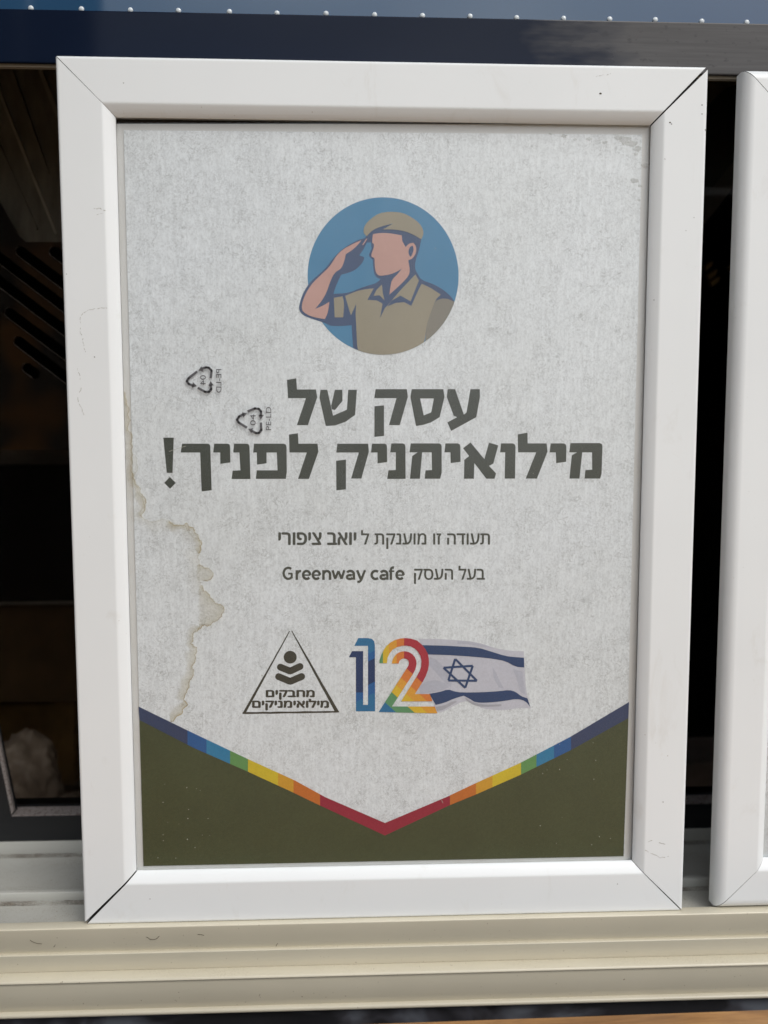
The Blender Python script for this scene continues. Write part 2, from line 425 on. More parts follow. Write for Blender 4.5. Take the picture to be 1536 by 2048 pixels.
def make_frame(root, cx, W, H, rb, gaps, dp=.0118):
    # gaps: per corner (bl, br, tr, tl): (gap at rail start, gap at rail end) in metres
    prof = frame_profile(rb, dp)
    spec = [  # order: bottom, right, top, left; each turned a quarter
        (Vector((cx - W / 2, 0, 0)), 0, W), (Vector((cx + W / 2, 0, 0)), 90, H),
        (Vector((cx + W / 2, 0, H)), 180, W), (Vector((cx - W / 2, 0, H)), 270, H)]
    bl, br, tr, tl = gaps
    ends = [(bl, br), (br, tr), (tr, tl), (tl, bl)]
    for (loc, ang, L), (g0, g1) in zip(spec, ends):
        bm = rail_mesh(L, prof, g0 * .7, g1 * .7)
        Mx = Matrix.Translation(loc) @ Matrix.Rotation(R(-ang), 4, 'Y')
        bmesh.ops.transform(bm, matrix=Mx, verts=bm.verts)
        o = obj('frame_rail', bm, [M['pvc'], M['core']], root)
        try: o.data.set_sharp_from_angle(angle=R(28))
        except Exception: pass
    bm = bmesh.new()
    bx(bm, cx - W / 2 + .0008, cx + W / 2 - .0008, .0060 if dp < .01 else .0072, dp - .0006, .0008, H - .0008)
    obj('back_board', bm, M['core'], root)
W, H = .25, .3429
fr1 = thing('poster_holder', 'white mitred plastic frame with open dark corner joints holding the saluting soldier poster', 'picture frame', (0, 0, 0), 'white poster frames on the window track')
make_frame(fr1, 0, W, H, .0011, (.0010, .0004, .0009, .0002))
M['scuff'] = inkm('scuff_mark', (.33, .31, .27, 1)); M['nick'] = inkm('dark_nick', (.06, .045, .03, 1))
YP = 0.0
sc = Print(0, 0, 1)
def scuff(pts, wd, m, seed):
    sc = Print(0, 0, 1)
    rnd = random.Random(seed); pts = fract(pts, 3, .12, seed)
    for i, (a, b) in enumerate(zip(pts, pts[1:])):
        if rnd.random() < .35: continue
        sc.stroke(m, [a, b], wd * rnd.uniform(.4, 1.1), 1 + .02 * (i % 5))
    sc.done('scuff_mark', fr1, kind='stuff')
scuff([(172, 706), (168, 690), (160, 665), (160, 640), (166, 626), (180, 619), (200, 616), (214, 616)], .9, M['scuff'], 1)
scuff([(188, 417), (200, 416), (211, 421)], 1.2, M['scuff'], 2)
scuff([(192, 430), (205, 427)], .9, M['scuff'], 3)
scuff([(150, 730), (160, 760), (156, 800), (168, 830)], .8, M['scuff'], 4)
scuff([(1190, 155), (1205, 150), (1222, 147)], .9, M['scuff'], 8)
scuff([(1296, 1684), (1300, 1682), (1335, 1690)], 1.0, M['scuff'], 9)
scuff([(1290, 1700), (1320, 1716), (1340, 1712)], 1.0, M['scuff'], 12)
for k, (x, y, r_) in enumerate(((1201, 187, 2.6), (1340, 245, 2.0), (1343, 248, 1.4), (1404, 228, 1.3), (1404, 210, 1.5), (1411, 260, 1.6), (1330, 318, 1.0), (247, 166, 1.2), (133, 548, 1.0), (189, 714, 1.4), (1388, 435, .9), (1372, 461, .9), (1308, 600, 1.2), (1471, 1118, 1.5), (1326, 1604, 1.2), (1373, 1598, 1.5), (300, 1798, 1.0), (1235, 1768, 1.1))):
    if x < 1420: sc.disc(M['nick'], x, y, r_, r_ * .7, 1.2, 8)
sc.done('speck', fr1, kind='stuff')
X2 = at(1475, 137, .0068).x
print('X2', X2)
fr2 = thing('poster_holder', 'second white frame cut off by the right edge of the photo, corner joints tight', 'picture frame', (X2 + W / 2, 0, 0), 'white poster frames on the window track')
make_frame(fr2, X2 + W / 2, W, H, .0040, (.0002, .0002, .0002, .0002), .0072)

# ------------------------------------------------------------------ the poster
YP = .0050
po = thing('poster', 'weathered poster with olive Hebrew lettering, saluting soldier emblem and rainbow chevron', 'poster', (0, YP, .02))
bx_ = bmesh.new(); bx(bx_, -.1045, .1045, YP + .0004, YP + .0009, .0185, .3235)
for v in bx_.verts:
    if v.co.z > .3: v.co.z = .3204 if v.co.x < 0 else .3232
obj('paper', bx_, M['paper'], po)

# printed background
p = Print(0, 0, 1)
def pz(x, z):
    v = Vector((x, YP, z)) - CAM; kf = v.dot(RF); return (768 + FPX * v.dot(RX) / kf, 1024 + FPX * v.dot(RD) / kf)
PX0, PX1, PZ0, PZ1 = -.1016, .1013, .0219, .3184
p.poly(M['concrete'], [pz(PX0, PZ1 - .0005), pz(PX1, PZ1 + .0006), pz(PX1, PZ0), pz(PX0, PZ0)], 0)
p.done('printed_background', po)

# olive corners and the rainbow chevron
TOP = [(277, 1413), (390, 1468), (500, 1520), (590, 1561), (650, 1594), (770, 1646), (893, 1594), (950, 1567), (1040, 1526), (1140, 1474), (1258, 1404)]
BOT = [(279, 1440), (388, 1496), (495, 1543), (582, 1583), (640, 1611), (770, 1671), (898, 1611), (954, 1588), (1040, 1550), (1142, 1500), (1257, 1436)]
p = Print(0, 0, 1)
L0 = pz(PX0, PZ0); R0 = pz(PX1 - .0003, PZ0)
p.poly(M['olive'], BOT[:6] + [(770, L0[1] * .5 + R0[1] * .5), L0], 1)
p.poly(M['olive'], BOT[5:] + [R0, (770, L0[1] * .5 + R0[1] * .5)], 1)
p.done('olive_corner_print', po)
p = Print(0, 0, 1)
XL = [(375, 'navy'), (413, 'royal'), (460, 'blue'), (496, 'green'), (556, 'yellow'), (587, 'amber'), (640, 'orange'), (900, 'red'), (952, 'orange'), (985, 'amber'), (1042, 'yellow'), (1073, 'green'), (1108, 'blue'), (1142, 'royal'), (9999, 'navy')]
def cf(x, y):
    for e, nme in XL:
        if x < e: return C['stripe_' + nme]
cuts = [((e, 0), (e + (.25 if e < 770 else -.25) * -40, 100)) for e, _ in XL[:-1]]
cuts = [((e, 0), (e, 100)) for e, _ in XL[:-1]]
p.poly(None, TOP + BOT[::-1], 2, cuts=cuts, colf=cf)
p.done('rainbow_chevron_print', po)

# heading
K = 1536 / 460
Z = (0, 0)
def sh(pts, dx=0): return [(x + dx, y) for x, y in pts]
HA = [  # seen in the left crop
 [(848,66),(910,55),(915,130),(1042,130),(1050,182),(988,368),(914,368),(975,188),(855,188)],
 [(1072,132),(1117,132),(1156,305),(1248,265),(1257,132),(1315,132),(1303,300),(1240,345),(1170,370),(1107,374),(1065,185)],
 [(1168,132),(1218,132),(1219,206),(1168,268),(1148,262),(1143,238)],
 [(1432,242),(1496,236),(1496,440),(1432,447)],
 [(22,452),(92,452),(84,687),(45,687)], [(66,714),(106,754),(67,793),(28,754)],
 [(147,492),(318,492),(331,497),(336,510),(345,803),(278,811),(268,551),(138,551)],
 [(362,492),(452,492),(464,497),(468,510),(470,617),(403,627),(402,551),(355,551)],
 [(495,492),(580,492),(593,498),(598,512),(604,728),(478,728),(485,672),(537,670),(530,551),(489,551)],
 [(628,492),(826,492),(840,498),(845,512),(847,680),(840,727),(640,727),(646,670),(785,670),(780,551),(712,551),(712,623),(648,632),(646,551),(622,551)],
 [(861,431),(921,422),(925,492),(1052,492),(1058,545),(995,727),(922,727),(980,551),(865,551)],
 [(1184,492),(1390,492),(1395,545),(1345,725),(1276,725),(1328,551),(1177,551)], [(1176,606),(1242,598),(1242,797),(1178,804)],
 [(1416,492),(1500,492),(1512,498),(1516,510),(1517,615),(1453,623),(1452,551),(1409,551)]]
HB = [
 [(-29,128),(180,128),(186,180),(132,368),(60,368),(110,188),(-38,188)],
 [(452,128),(502,128),(560,298),(578,283),(604,128),(667,128),(667,185),(643,315),(475,407),(450,350),(515,315),(492,305),(446,180)],
 [(76,490),(152,490),(165,496),(170,510),(171,727),(48,727),(56,670),(105,668),(106,550),(68,550)],
 [(205,490),(395,490),(408,497),(412,512),(412,685),(402,726),(298,726),(304,670),(347,668),(345,550),(282,550),(266,726),(200,726),(215,575),(250,550),(197,550)],
 [(437,490),(520,490),(533,497),(537,510),(538,613),(472,622),(470,550),(430,550)],
 [(555,522),(605,484),(697,595),(728,485),(790,503),(757,625),(728,640),(775,690),(765,726),(710,726),(630,622),(627,726),(561,726),(563,600),(595,575)],
 [(808,490),(887,490),(900,497),(905,510),(902,725),(833,725),(836,550),(802,550)],
 [(920,430),(985,418),(986,490),(1113,490),(1119,545),(1048,725),(973,725),(1043,550),(922,550)],
 [(1140,490),(1226,490),(1240,497),(1245,510),(1243,613),(1177,622),(1174,550),(1132,550)],
 [(1272,488),(1468,488),(1482,495),(1486,508),(1480,690),(1470,725),(1366,725),(1372,668),(1417,666),(1416,550),(1351,550),(1332,725),(1265,725),(1281,570),(1315,550),(1264,550)]]
p = Print(320, 740, K)
for q in HA: p.poly(M['ink'], q, 1)
p.o = (760, 740, K)
for q in HB: p.poly(M['ink'], q, 1)
p.poly(M['ink'], [(212,128),(423,128),(431,180),(398,315),(340,350),(290,366),(240,374),(203,180)], 1, holes=[[(268,190),(292,303),(342,283),(360,190)]])
p.done('heading_print', po)

# text set in type, fitted to its place
def type_mesh(body, offset=0.0):               # glyph outlines, each contour filled by itself (overlapping strokes stay clean)
    c_ = bpy.data.curves.new('type', 'FONT'); c_.body = body
    o = bpy.data.objects.new('type', c_); COL.objects.link(o)
    bpy.context.view_layer.update()
    dg = bpy.context.evaluated_depsgraph_get(); e = o.evaluated_get(dg); k = e.to_curve(dg)
    outs, holes, every = [], [], []
    for sp in k.splines:
        P_ = sp.bezier_points; n_ = len(P_); pts = []
        for i in range(n_):
            a, b = P_[i], P_[(i + 1) % n_]; p0, h0, h1, p1 = a.co, a.handle_right, b.handle_left, b.co
            ch = (p1 - p0).length
            straight = ch < 1e-5 or (abs((h0 - p0).cross(p1 - p0).z) / ch < 2e-3 and abs((h1 - p0).cross(p1 - p0).z) / ch < 2e-3)
            st = 1 if straight else 5
            for q in range(st):
                t = q / st; v = p0 * (1 - t) ** 3 + h0 * 3 * t * (1 - t) ** 2 + h1 * 3 * t * t * (1 - t) + p1 * t ** 3; pts.append((v.x, v.y))
        ar = sum(pts[i][0] * pts[(i + 1) % len(pts)][1] - pts[(i + 1) % len(pts)][0] * pts[i][1] for i in range(len(pts)))
        every.append((ar, pts))
    sg_ = 1 if max(every, key=lambda q: abs(q[0]))[0] > 0 else -1
    for ar, pts in every: (outs if ar * sg_ > 0 else holes).append(pts)
    e.to_curve_clear(); bpy.data.objects.remove(o); bpy.data.curves.remove(c_)
    def inside(q, l):
        r_ = False
        for i in range(len(l)):
            (x0, y0), (x1, y1) = l[i - 1], l[i]
            if (y0 > q[1]) != (y1 > q[1]) and q[0] < (x1 - x0) * (q[1] - y0) / (y1 - y0) + x0: r_ = not r_
        return r_
    vs, fs, dep = [], [], []
    for n_, l in enumerate(outs):
        ls = [l] + [h for h in holes if inside(h[0], l)]
        base = len(vs); flat = [q for m_ in ls for q in m_]
        vs += flat; dep += [n_ % 7] * len(flat)
        fs += [tuple(base + i for i in t) for t in tessellate_polygon([[Vector((q[0], q[1], 0)) for q in m_] for m_ in ls])]
    return vs, fs, dep
def set_bold(p, body, x0, x1, y0, y1, m, w_=1.0, **k):
    for i, (dx, dy) in enumerate(((0, 0), (-w_, 0), (w_, 0), (0, -w_ * .6), (0, w_ * .6))): set_type(p, body, x0 + w_ + dx, x1 - w_ + dx, y0 + w_ * .6 + dy, y1 - w_ * .6 + dy, m, 1 + i * .25, 0.0, **k)
def set_type(p, body, x0, x1, y0, y1, m, layer=1, offset=0.0, tilt=0.0, rot=0, mirror=False, yp=None):
    vs, fs, dep = type_mesh(body, offset)
    xs = [v[0] for v in vs]; ys = [v[1] for v in vs]
    a0, a1, b0, b1 = min(xs), max(xs), min(ys), max(ys)
    y = (YP if yp is None else yp) - layer * .00004
    nv = []
    for (u, v), dp in zip(vs, dep):
        s_ = (u - a0) / (a1 - a0); t_ = (v - b0) / (b1 - b0)
        if mirror: s_ = 1 - s_
        if rot: X_ = x0 + (x1 - x0) * (1 - t_); Y_ = y1 - (y1 - y0) * s_      # reads upwards
        else: X_ = x0 + (x1 - x0) * s_; Y_ = y1 - (y1 - y0) * t_ + tilt * (X_ if True else 0) - tilt * x0
        if rot: X_ = x0 + (x1 - x0) * (1 - t_)
        nv.append(p.bm.verts.new(at(X_, Y_, y - dp * .0000012)))
    for f in fs:
        try:
            g = p.bm.faces.new([nv[i] for i in f]); g.material_index = p.mi(m); g.normal_update()
            if g.normal.y > 0: g.normal_flip()
        except ValueError: pass
hb = lambda s_: s_[::-1]
p = Print(0, 0, 1)
set_bold(p, hb('תעודה זו מוענקת ל'), 722, 980, 1060.5, 1098, M['ink_small'], .6)
set_bold(p, hb('יואב ציפורי'), 556.5, 713, 1064.5, 1090, M['ink_small'], 1.15)
set_bold(p, hb('בעל העסק'), 828, 970, 1131.5, 1168, M['ink_small'], .6)
# the Latin words in a plain bold sans, drawn stroke by stroke
p.o = (540, 1040, 3.339)
def arcp(cx, cy, rx, ry, a0, a1, n_=14): return [(cx + rx * math.cos(math.radians(a0 + (a1 - a0) * i / n_)), cy - ry * math.sin(math.radians(a0 + (a1 - a0) * i / n_))) for i in range(n_ + 1)]
LW = [0]
def ln(pts, w_=17):
    for a, b in zip(pts, pts[1:]):
        LW[0] = (LW[0] + 1) % 9; dx, dy = b[0] - a[0], b[1] - a[1]; l = math.hypot(dx, dy)
        if l > 0: p.stroke(M['ink_small'], [(a[0] - dx / l * 1.0, a[1] - dy / l * 1.0), (b[0] + dx / l * 1.0, b[1] + dy / l * 1.0)], w_, 1 + LW[0] * .05)
def g_e(a, b): c_ = (a + b) / 2; r_ = (b - a) / 2 - 7; ln([(c_ - r_, 368), (c_ + r_, 368)], 10); ln(arcp(c_, 367, r_, 27, 0, 318))
def g_a(a, b): c_ = (a + b) / 2; ln(arcp(c_ - 1, 361, (b - a) / 2 - 8, 21, 150, 0, 8) + [(b - 8, 398)]); ln(arcp(c_ - 4, 381, (b - a) / 2 - 11, 13, 60, 330, 10) ); ln([(c_ - 2, 367), (b - 10, 366)], 10)
ln(arcp(122, 356, 31, 37, 52, 320, 18), 16); ln([(122, 358), (147, 358)], 12); ln([(145, 356), (145, 389)], 15)
ln([(179, 336), (179, 399)]); ln(arcp(203, 366, 22, 25, 165, 80, 6))
g_e(214, 275); g_e(279, 340)
ln([(357, 336), (357, 399)]); ln(arcp(380, 362, 21, 21, 160, 0, 8) + [(401, 399)])
ln([(418, 336), (435, 392), (457, 342), (478, 392), (496, 336)], 16)
g_a(506, 569)
ln([(582, 336), (606, 394)], 17); ln([(634, 336), (609, 399), (600, 412), (584, 413)], 16)
ln(arcp(705, 367, 26, 27, 52, 308))
g_a(731, 792)
ln(arcp(822, 335, 15, 18, 70, 180, 6) + [(807, 399)]); ln([(794, 342), (829, 342)], 11)
g_e(838, 899)
p.o = (0, 0, 1)
p.done('dedication_print', po)

# emblem: a saluting soldier on a blue disc
p = Print(560, 360, 3.84)
CX, CY, ERX, ERY = 792, 737, 580, 604
def arc(x0, x1, n_=10, low=True):
    out = []
    for i in range(n_ + 1):
        x = x0 + (x1 - x0) * i / n_; y = CY + (1 if low else -1) * ERY * math.sqrt(max(0, 1 - ((x - CX) / ERX) ** 2)); out.append((x, y))
    return out
p.disc(M['disc'], CX, CY, ERX, ERY, 1, 120)
rim = [(1372, 737)]
navy = [(665,430),(690,400),(760,360),(880,330),(1010,390),(1085,450),(1080,480),(1065,550),(1040,620),(1035,680),(1060,725),(1085,768),(1180,800),(1250,840),(1310,890),(1340,935)]
navy += [(1330, 965), (1300, 1020), (1220, 1120), (1100, 1210), (950, 1280), (800, 1318), (680, 1310)] + [(597,1305),(575,1296),(562,1288),(555,1200),(550,1115)]
navy += [(470,1122),(385,1120),(365,1105),(320,1090),(240,1064),(190,1045),(160,1020),(145,990),(150,950),(170,885),(205,820),(250,765),(310,715),(360,665),(400,610),(450,555),(500,515),(560,480),(612,455),(645,450)]
p.poly(M['line'], navy, 2, sm=1)
# the blue sky shows between arm, face and shoulder
gap = [(668,480),(700,480),(700,510),(706,520),(682,575),(692,597),(712,612),(716,680),(726,728),(742,748),(772,762),(735,795),(690,806),(600,835),(560,855),(500,870),(410,874),(430,812),(470,727),(520,716),(580,690),(622,650),(645,612),(646,592),(608,580),(640,535)]
p.poly(M['disc'], gap, 3, sm=1)
p.poly(M['skin'], [(625,462),(560,490),(480,535),(435,580),(410,620),(380,665),(330,715),(260,780),(215,840),(180,910),(165,975),(175,1010),(220,1040),(280,1058),(345,1068),(368,1020),(380,935),(330,965),(270,990),(320,930),(360,860),(385,780),(420,710),(465,685),(485,650),(500,600),(505,570),(560,535),(610,485)], 4, sm=1)
p.poly(M['skin'], [(715,415),(775,406),(840,408),(935,425),(940,470),(965,515),(990,487),(1025,482),(1047,512),(1045,560),(1020,602),(985,617),(998,690),(990,735),(930,800),(840,880),(848,820),(858,768),(910,715),(936,680),(905,700),(850,725),(770,737),(745,725),(730,690),(725,600),(705,590),(700,575),(720,520),(722,495),(708,480),(710,440)], 4, sm=1)
p.poly(M['line'], [(1000,512),(1018,503),(1028,530),(1015,575),(1000,592),(985,560),(990,530)], 5, sm=1)
p.poly(M['line'], [(990,487),(965,515),(940,470),(935,425),(1000,430),(1040,470),(1048,505),(1025,482)], 5)
p.poly(M['line'], [(1020,602),(985,617),(990,660),(1030,660),(1035,600)], 3.5)
body = [(500,890),(560,865),(600,850),(660,838),(720,832),(672,920),(745,925),(788,950),(768,1060),(805,985),(850,935),(930,840),(1040,725),(1068,775),(1085,795),(1160,830),(1235,880),(1200,915),(1183,950),(1160,1010),(1130,1100),(1115,1212)]
body += [(x, y) for x, y in arc(1105, 600, 12)] + [(592,1270),(585,1110),(580,1030),(585,950),(570,985),(545,1040),(520,960)]
p.poly(M['khaki'], body, 4)
p.poly(M['khaki_dark'], [(1183,950),(1200,925),(1240,910),(1290,912),(1338,935)] + [(x, y) for x, y in arc(1330, 1115, 8)] + [(1130,1100),(1160,1010)], 4)
p.poly(M['line'], [(822,972),(860,925),(925,888),(1003,932),(1066,775),(1090,792),(1060,850),(1008,967),(955,938),(890,943)], 5)
p.poly(M['khaki'], [(783,802),(790,870),(803,925),(765,885),(718,890),(740,845)], 5)
p.poly(M['khaki'], [(413,905),(480,893),(490,930),(492,970),(485,1055),(420,1055)], 4)
p.poly(M['khaki'], [(640,385),(655,340),(700,295),(760,255),(840,242),(940,250),(1010,285),(1070,330),(1100,380),(1102,420),(1085,455),(1030,422),(960,392),(870,378),(790,380),(870,333),(780,355),(710,385),(665,432),(645,410)], 6, sm=1)
p.poly(M['skin'], [(662,452),(672,450),(640,498),(630,500)], 6)
# cut what overshoots the disc on the lower left: paper shows beyond its rim
p.done('emblem_print', po)

# triangle badge
KL = 1536 / 230
p = Print(470, 1250, KL)
def rough_line(a, b, w0, w1, n_=14, seed=1):
    rnd = random.Random(seed); L_, R_ = [], []
    dx, dy = b[0] - a[0], b[1] - a[1]; l = math.hypot(dx, dy); nx, ny = -dy / l, dx / l
    for i in range(n_ + 1):
        t = i / n_; ww = (w0 + (w1 - w0) * t) / 2; x, y = a[0] + dx * t, a[1] + dy * t
        L_.append((x + nx * (ww + rnd.uniform(-2.5, 2.5)), y + ny * (ww + rnd.uniform(-2.5, 2.5))))
        R_.append((x - nx * (ww + rnd.uniform(-2.5, 2.5)), y - ny * (ww + rnd.uniform(-2.5, 2.5))))
    return L_ + R_[::-1]
p.poly(M['logo'], rough_line((730, 82), (125, 1172), 11, 36, seed=2), 1)
p.poly(M['logo'], rough_line((756, 76), (1362, 1158), 13, 46, seed=3), 1)
p.poly(M['logo'], rough_line((100, 1178), (1390, 1158), 26, 24, seed=4), 1.5)
p.disc(M['logo'], 737, 430, 87, 85, 1, 40)
for pts, ww in (([(606, 563), (737, 616), (868, 554)], 92), ([(583, 690), (737, 754), (890, 688)], 92)):
    p.stroke(M['logo'], pts, ww, 1)
    for k, (x, y) in enumerate((pts[0], pts[2])): p.disc(M['logo'], x, y, ww / 2, ww / 2, 1.3 + .2 * k, 20)
    p.poly(M['logo'], [(x, y) for x, y in ((690, pts[1][1] - 30), (784, pts[1][1] - 30), (784, pts[1][1] + 22), (737, pts[1][1] + 46), (690, pts[1][1] + 22))], 1.7)
def lp(x, y): return (470 + x / KL, 1250 + y / KL)
a, b = lp(410, 866), lp(1066, 1000); set_bold(p, hb('מחבקים'), a[0], b[0], a[1], b[1], M['logo'], 1.3)
a, b = lp(228, 985), lp(1256, 1142); set_bold(p, hb('מילואימניקים'), a[0], b[0], a[1], b[1], M['logo'], 1.3)
p.done('triangle_badge_print', po)

# numeral and flag
p = Print(680, 1260, 3.84)
flag = [(600,68),(700,68),(800,71),(950,82),(1020,90),(1100,108),(1200,142),(1310,160),(1412,163),(1418,300),(1426,430),(1440,510),(1464,602),(1380,598),(1250,618),(1100,606),(1040,575),(1000,552),(950,545),(880,580),(800,625),(742,636),(690,490),(580,490),(680,310),(680,200)]
p.poly(C['flag_white'], flag, 1, sm=1)
p.poly(C['flag_fold'], [(690,205),(760,240),(830,330),(860,400),(850,440),(800,400),(740,330),(685,270)], 2, sm=1)
p.poly(C['flag_fold'], [(1170,280),(1200,330),(1230,400),(1260,450),(1220,440),(1180,370)], 2, sm=1)
p.poly(C['flag_fold'], [(1330,300),(1400,320),(1415,420),(1425,500),(1380,470),(1360,380)], 2, sm=1)
p.poly(C['flag_fold'], [(600,430),(700,380),(800,400),(840,440),(760,470),(620,488)], 2.4, sm=1)
p.poly(C['flag_fold'], [(900,82),(1000,88),(1100,110),(1180,140),(1100,130),(1000,110),(900,105)], 2, sm=1)
p.poly(C['flag_shade'], [(735,590),(800,580),(870,545),(900,550),(850,580),(790,615),(745,622)], 2.5, sm=1)
p.poly(C['flag_shade'], [(960,520),(1030,560),(1120,575),(1240,570),(1240,585),(1110,592),(1040,582),(980,550)], 2.5, sm=1)
p.poly(C['flag_blue'], [(625,116),(800,120),(950,128),(1060,135),(1150,162),(1270,200),(1340,208),(1413,213),(1415,288),(1350,283),(1270,238),(1180,222),(1080,210),(950,200),(820,192),(670,188)], 3, sm=1)
p.poly(C['flag_blue'], [(685,490),(770,475),(830,455),(880,472),(930,480),(1100,478),(1220,470),(1300,460),(1350,475),(1390,508),(1440,525),(1462,592),(1425,545),(1360,528),(1260,545),(1150,558),(1040,558),(1000,530),(950,505),(880,525),(800,560),(735,575)], 3, sm=1)
for tri in ([(885,222),(1052,390),(832,388)], [(795,290),(1020,275),(962,444)]):
    for i in range(3): p.stroke(C['flag_blue'], [tri[i], tri[(i + 1) % 3]], 17, 3 + .3 * i + (.15 if tri[0][0] < 800 else 0))
d1 = [(110,122),(140,62),(215,62),(245,68),(262,85),(268,115),(270,625),(122,625),(122,210),(68,210),(92,162),(178,162),(178,575),(215,575),(215,122)]
def c1(x, y):
    s_ = y + (x - 170) * .5
    return C['digit_teal'] if s_ < 205 else C['digit_blue'] if s_ < 265 else C['digit_navy'] if s_ < 445 else C['digit_blue'] if s_ < 530 else C['digit_teal']
def c1b(x, y):
    if x < 200 and y > 150 and y < 480: return C['digit_navy']
    return c1(x, y)
p.poly(None, d1, 1, cuts=[((170, s_), (270, s_ - 50)) for s_ in (205, 265, 445, 530)] + [((0, 150), (100, 150)), ((200, 0), (200, 100)), ((0, 480), (100, 480))], colf=c1b)
def c2(x, y):
    if y < 262 and x < 492: return C['digit_green'] if x < 330 else C['digit_yellow'] if x < 375 else C['digit_amber'] if x < 435 else C['digit_orange']
    s_ = y - .9 * x
    return C['digit_red'] if s_ < -165 else C['digit_orange'] if s_ < -55 else C['digit_amber'] if s_ < 34 else C['digit_yellow'] if s_ < 120 else C['digit_green'] if s_ < 245 else C['digit_teal']
cuts = [((x, 0), (x, 100)) for x in (330, 375, 435, 492)] + [((0, 262), (100, 262))] + [((0, s_), (100, s_ + 90)) for s_ in (-165, -55, 34, 120, 245)]
A = [(303,255),(305,230),(318,190),(335,155),(355,125),(385,98),(420,78),(460,66),(500,62),(545,66),(590,80),(625,108),(655,145),(675,185),(683,225),(683,265),(675,310),(658,355),(640,390),(575,492),(690,492),(710,547),(468,549),(590,355),(612,315),(623,280),(626,240),(618,200),(600,168),(575,143),(545,127),(515,121),(480,121),(440,130),(405,150),(380,180),(365,215),(360,255)]
B = [(398,258),(402,235),(412,212),(428,190),(450,174),(475,165),(500,163),(530,170),(555,185),(575,208),(586,235),(588,262),(580,300),(560,340),(520,400),(400,587),(728,588),(748,640),(297,630),(515,290),(527,270),(530,250),(525,235),(510,222),(490,218),(470,224),(457,237),(450,258)]
p.poly(None, A, 5, cuts=cuts, colf=c2)
p.poly(None, B, 5, cuts=cuts, colf=c2)
p.done('numeral_and_flag_print', po)

# water stain: tide lines that crept in from the left edge
def stain(lines, name):
    bm = bmesh.new(); lay = bm.verts.layers.float_color.new('tint')
    for j, (pts, wide, k_, sd, xi) in enumerate(lines):
        pts = fract(pts, 3, .22, sd); n_ = len(pts); rows = []
        y = YP - .00022 - j * .00001
        for i, q in enumerate(pts):
            e = min(1.0, min(i, n_ - 1 - i) / 3.0 + .3)
            wd = wide * (.75 + .5 * noise.noise(Vector((q[0] * .05, q[1] * .05, j))))
            a_, b_ = pts[max(0, i - 4)], pts[min(n_ - 1, i + 4)]
            t_ = Vector((b_[0] - a_[0], b_[1] - a_[1])); t_ = t_.normalized() if t_.length > 1e-6 else Vector((0, 1))
            nrm = Vector((-t_.y, t_.x)); row = []
            def put(x, z, dn):
                v = bm.verts.new(at(x, z, y)); d_ = dn * k_ * e; v[lay] = (d_, d_, d_, 1); row.append(v)
            put(q[0] - nrm.x * .8, q[1] - nrm.y * .8, 0); put(q[0], q[1], .95); put(q[0] + nrm.x * 1.0, q[1] + nrm.y * 1.0, .80); put(q[0] + nrm.x * 2.2, q[1] + nrm.y * 2.2, .46)
            if xi is None:
                for f_, dn in ((.5, .30), (.85, .22), (1.25, 0)): put(q[0] + nrm.x * wd * f_, q[1] + nrm.y * wd * f_, dn)
            else:
                x_in = min(q[0] - 3, xi + 1.5 * noise.noise(Vector((0, q[1] * .2, 4)))); ys = q[1] + nrm.y * 2.0
                for f_, dn in ((.4, .30), (.9, .22), (1.05, 0)): put(q[0] - 2.2 + (x_in - q[0]) * f_, ys, dn)
            rows.append(row)
        for a, b in zip(rows, rows[1:]):
            for i in range(len(a) - 1):
                f = bm.faces.new((a[i], a[i + 1], b[i + 1], b[i])); f.normal_update()
                if f.normal.y > 0: f.normal_flip()
    return obj(name, bm, M['stain'], po)
stain([
 ([(246,780),(254,810),(262,840),(264,880),(266,910),(264,945),(270,965),(280,985),(292,1000),(290,1020),(284,1036)], 16, .8, 11, None),
 ([(336,1040),(352,1050),(372,1046),(388,1056),(397,1070),(404,1086),(402,1100),(396,1108)], 15, 1.0, 5, None),
 ([(398,1128),(404,1131),(418,1136),(427,1147),(424,1156),(405,1161)], 14, .9, 6, 396),
 ([(402,1170),(408,1182),(420,1194),(436,1208),(449,1220),(444,1232),(430,1244),(410,1250),(396,1260)], 22, .95, 7, 400),
 ([(400,1254),(390,1264),(386,1272),(382,1286),(394,1296),(390,1310),(386,1330),(388,1342),(380,1360),(378,1376),(370,1390),(368,1402)], 18, .9, 8, None),
 ([(262,905),(272,965),(288,1004),(284,1034),(305,1044),(336,1042),(370,1050),(398,1076),(402,1100),(396,1112),(398,1130),(394,1150),(402,1172),(404,1190)], 26, .34, 21, None),
 ([(368,1400),(376,1408),(366,1418),(360,1430),(350,1438),(340,1444)], 20, 1.0, 9, None)], 'water_stain')
# paler damp patch in the top right corner
bm = bmesh.new(); lay = bm.verts.layers.float_color.new('tint')
for j, (x, y, r_) in enumerate(((1128, 272, 6), (1150, 279, 4), (1178, 278, 5), (1209, 285, 5), (1250, 279, 13), (1262, 287, 11), (1274, 297, 8), (1272, 308, 4), (1291, 330, 7), (1269, 361, 8), (1280, 372, 4), (1278, 400, 3), (1237, 275, 8), (1100, 268, 3))):
    ring = []; c0 = bm.verts.new(at(x, y, YP - .0002)); c0[lay] = (.5, .5, .5, 1)
    for i in range(14):
        a_ = i * math.tau / 14; rr = r_ * (.75 + .5 * noise.noise(Vector((x + math.cos(a_) * 2, y + math.sin(a_) * 2, .5)))) 
        v = bm.verts.new(at(x + rr * 1.3 * math.cos(a_), y + rr * .8 * math.sin(a_), YP - .0002)); v[lay] = (.75, .75, .75, 1); ring.append(v)
    for i in range(14): bm.faces.new((c0, ring[i], ring[(i + 1) % 14]))
for f in bm.faces:
    f.normal_update()
    if f.normal.y > 0: f.normal_flip()
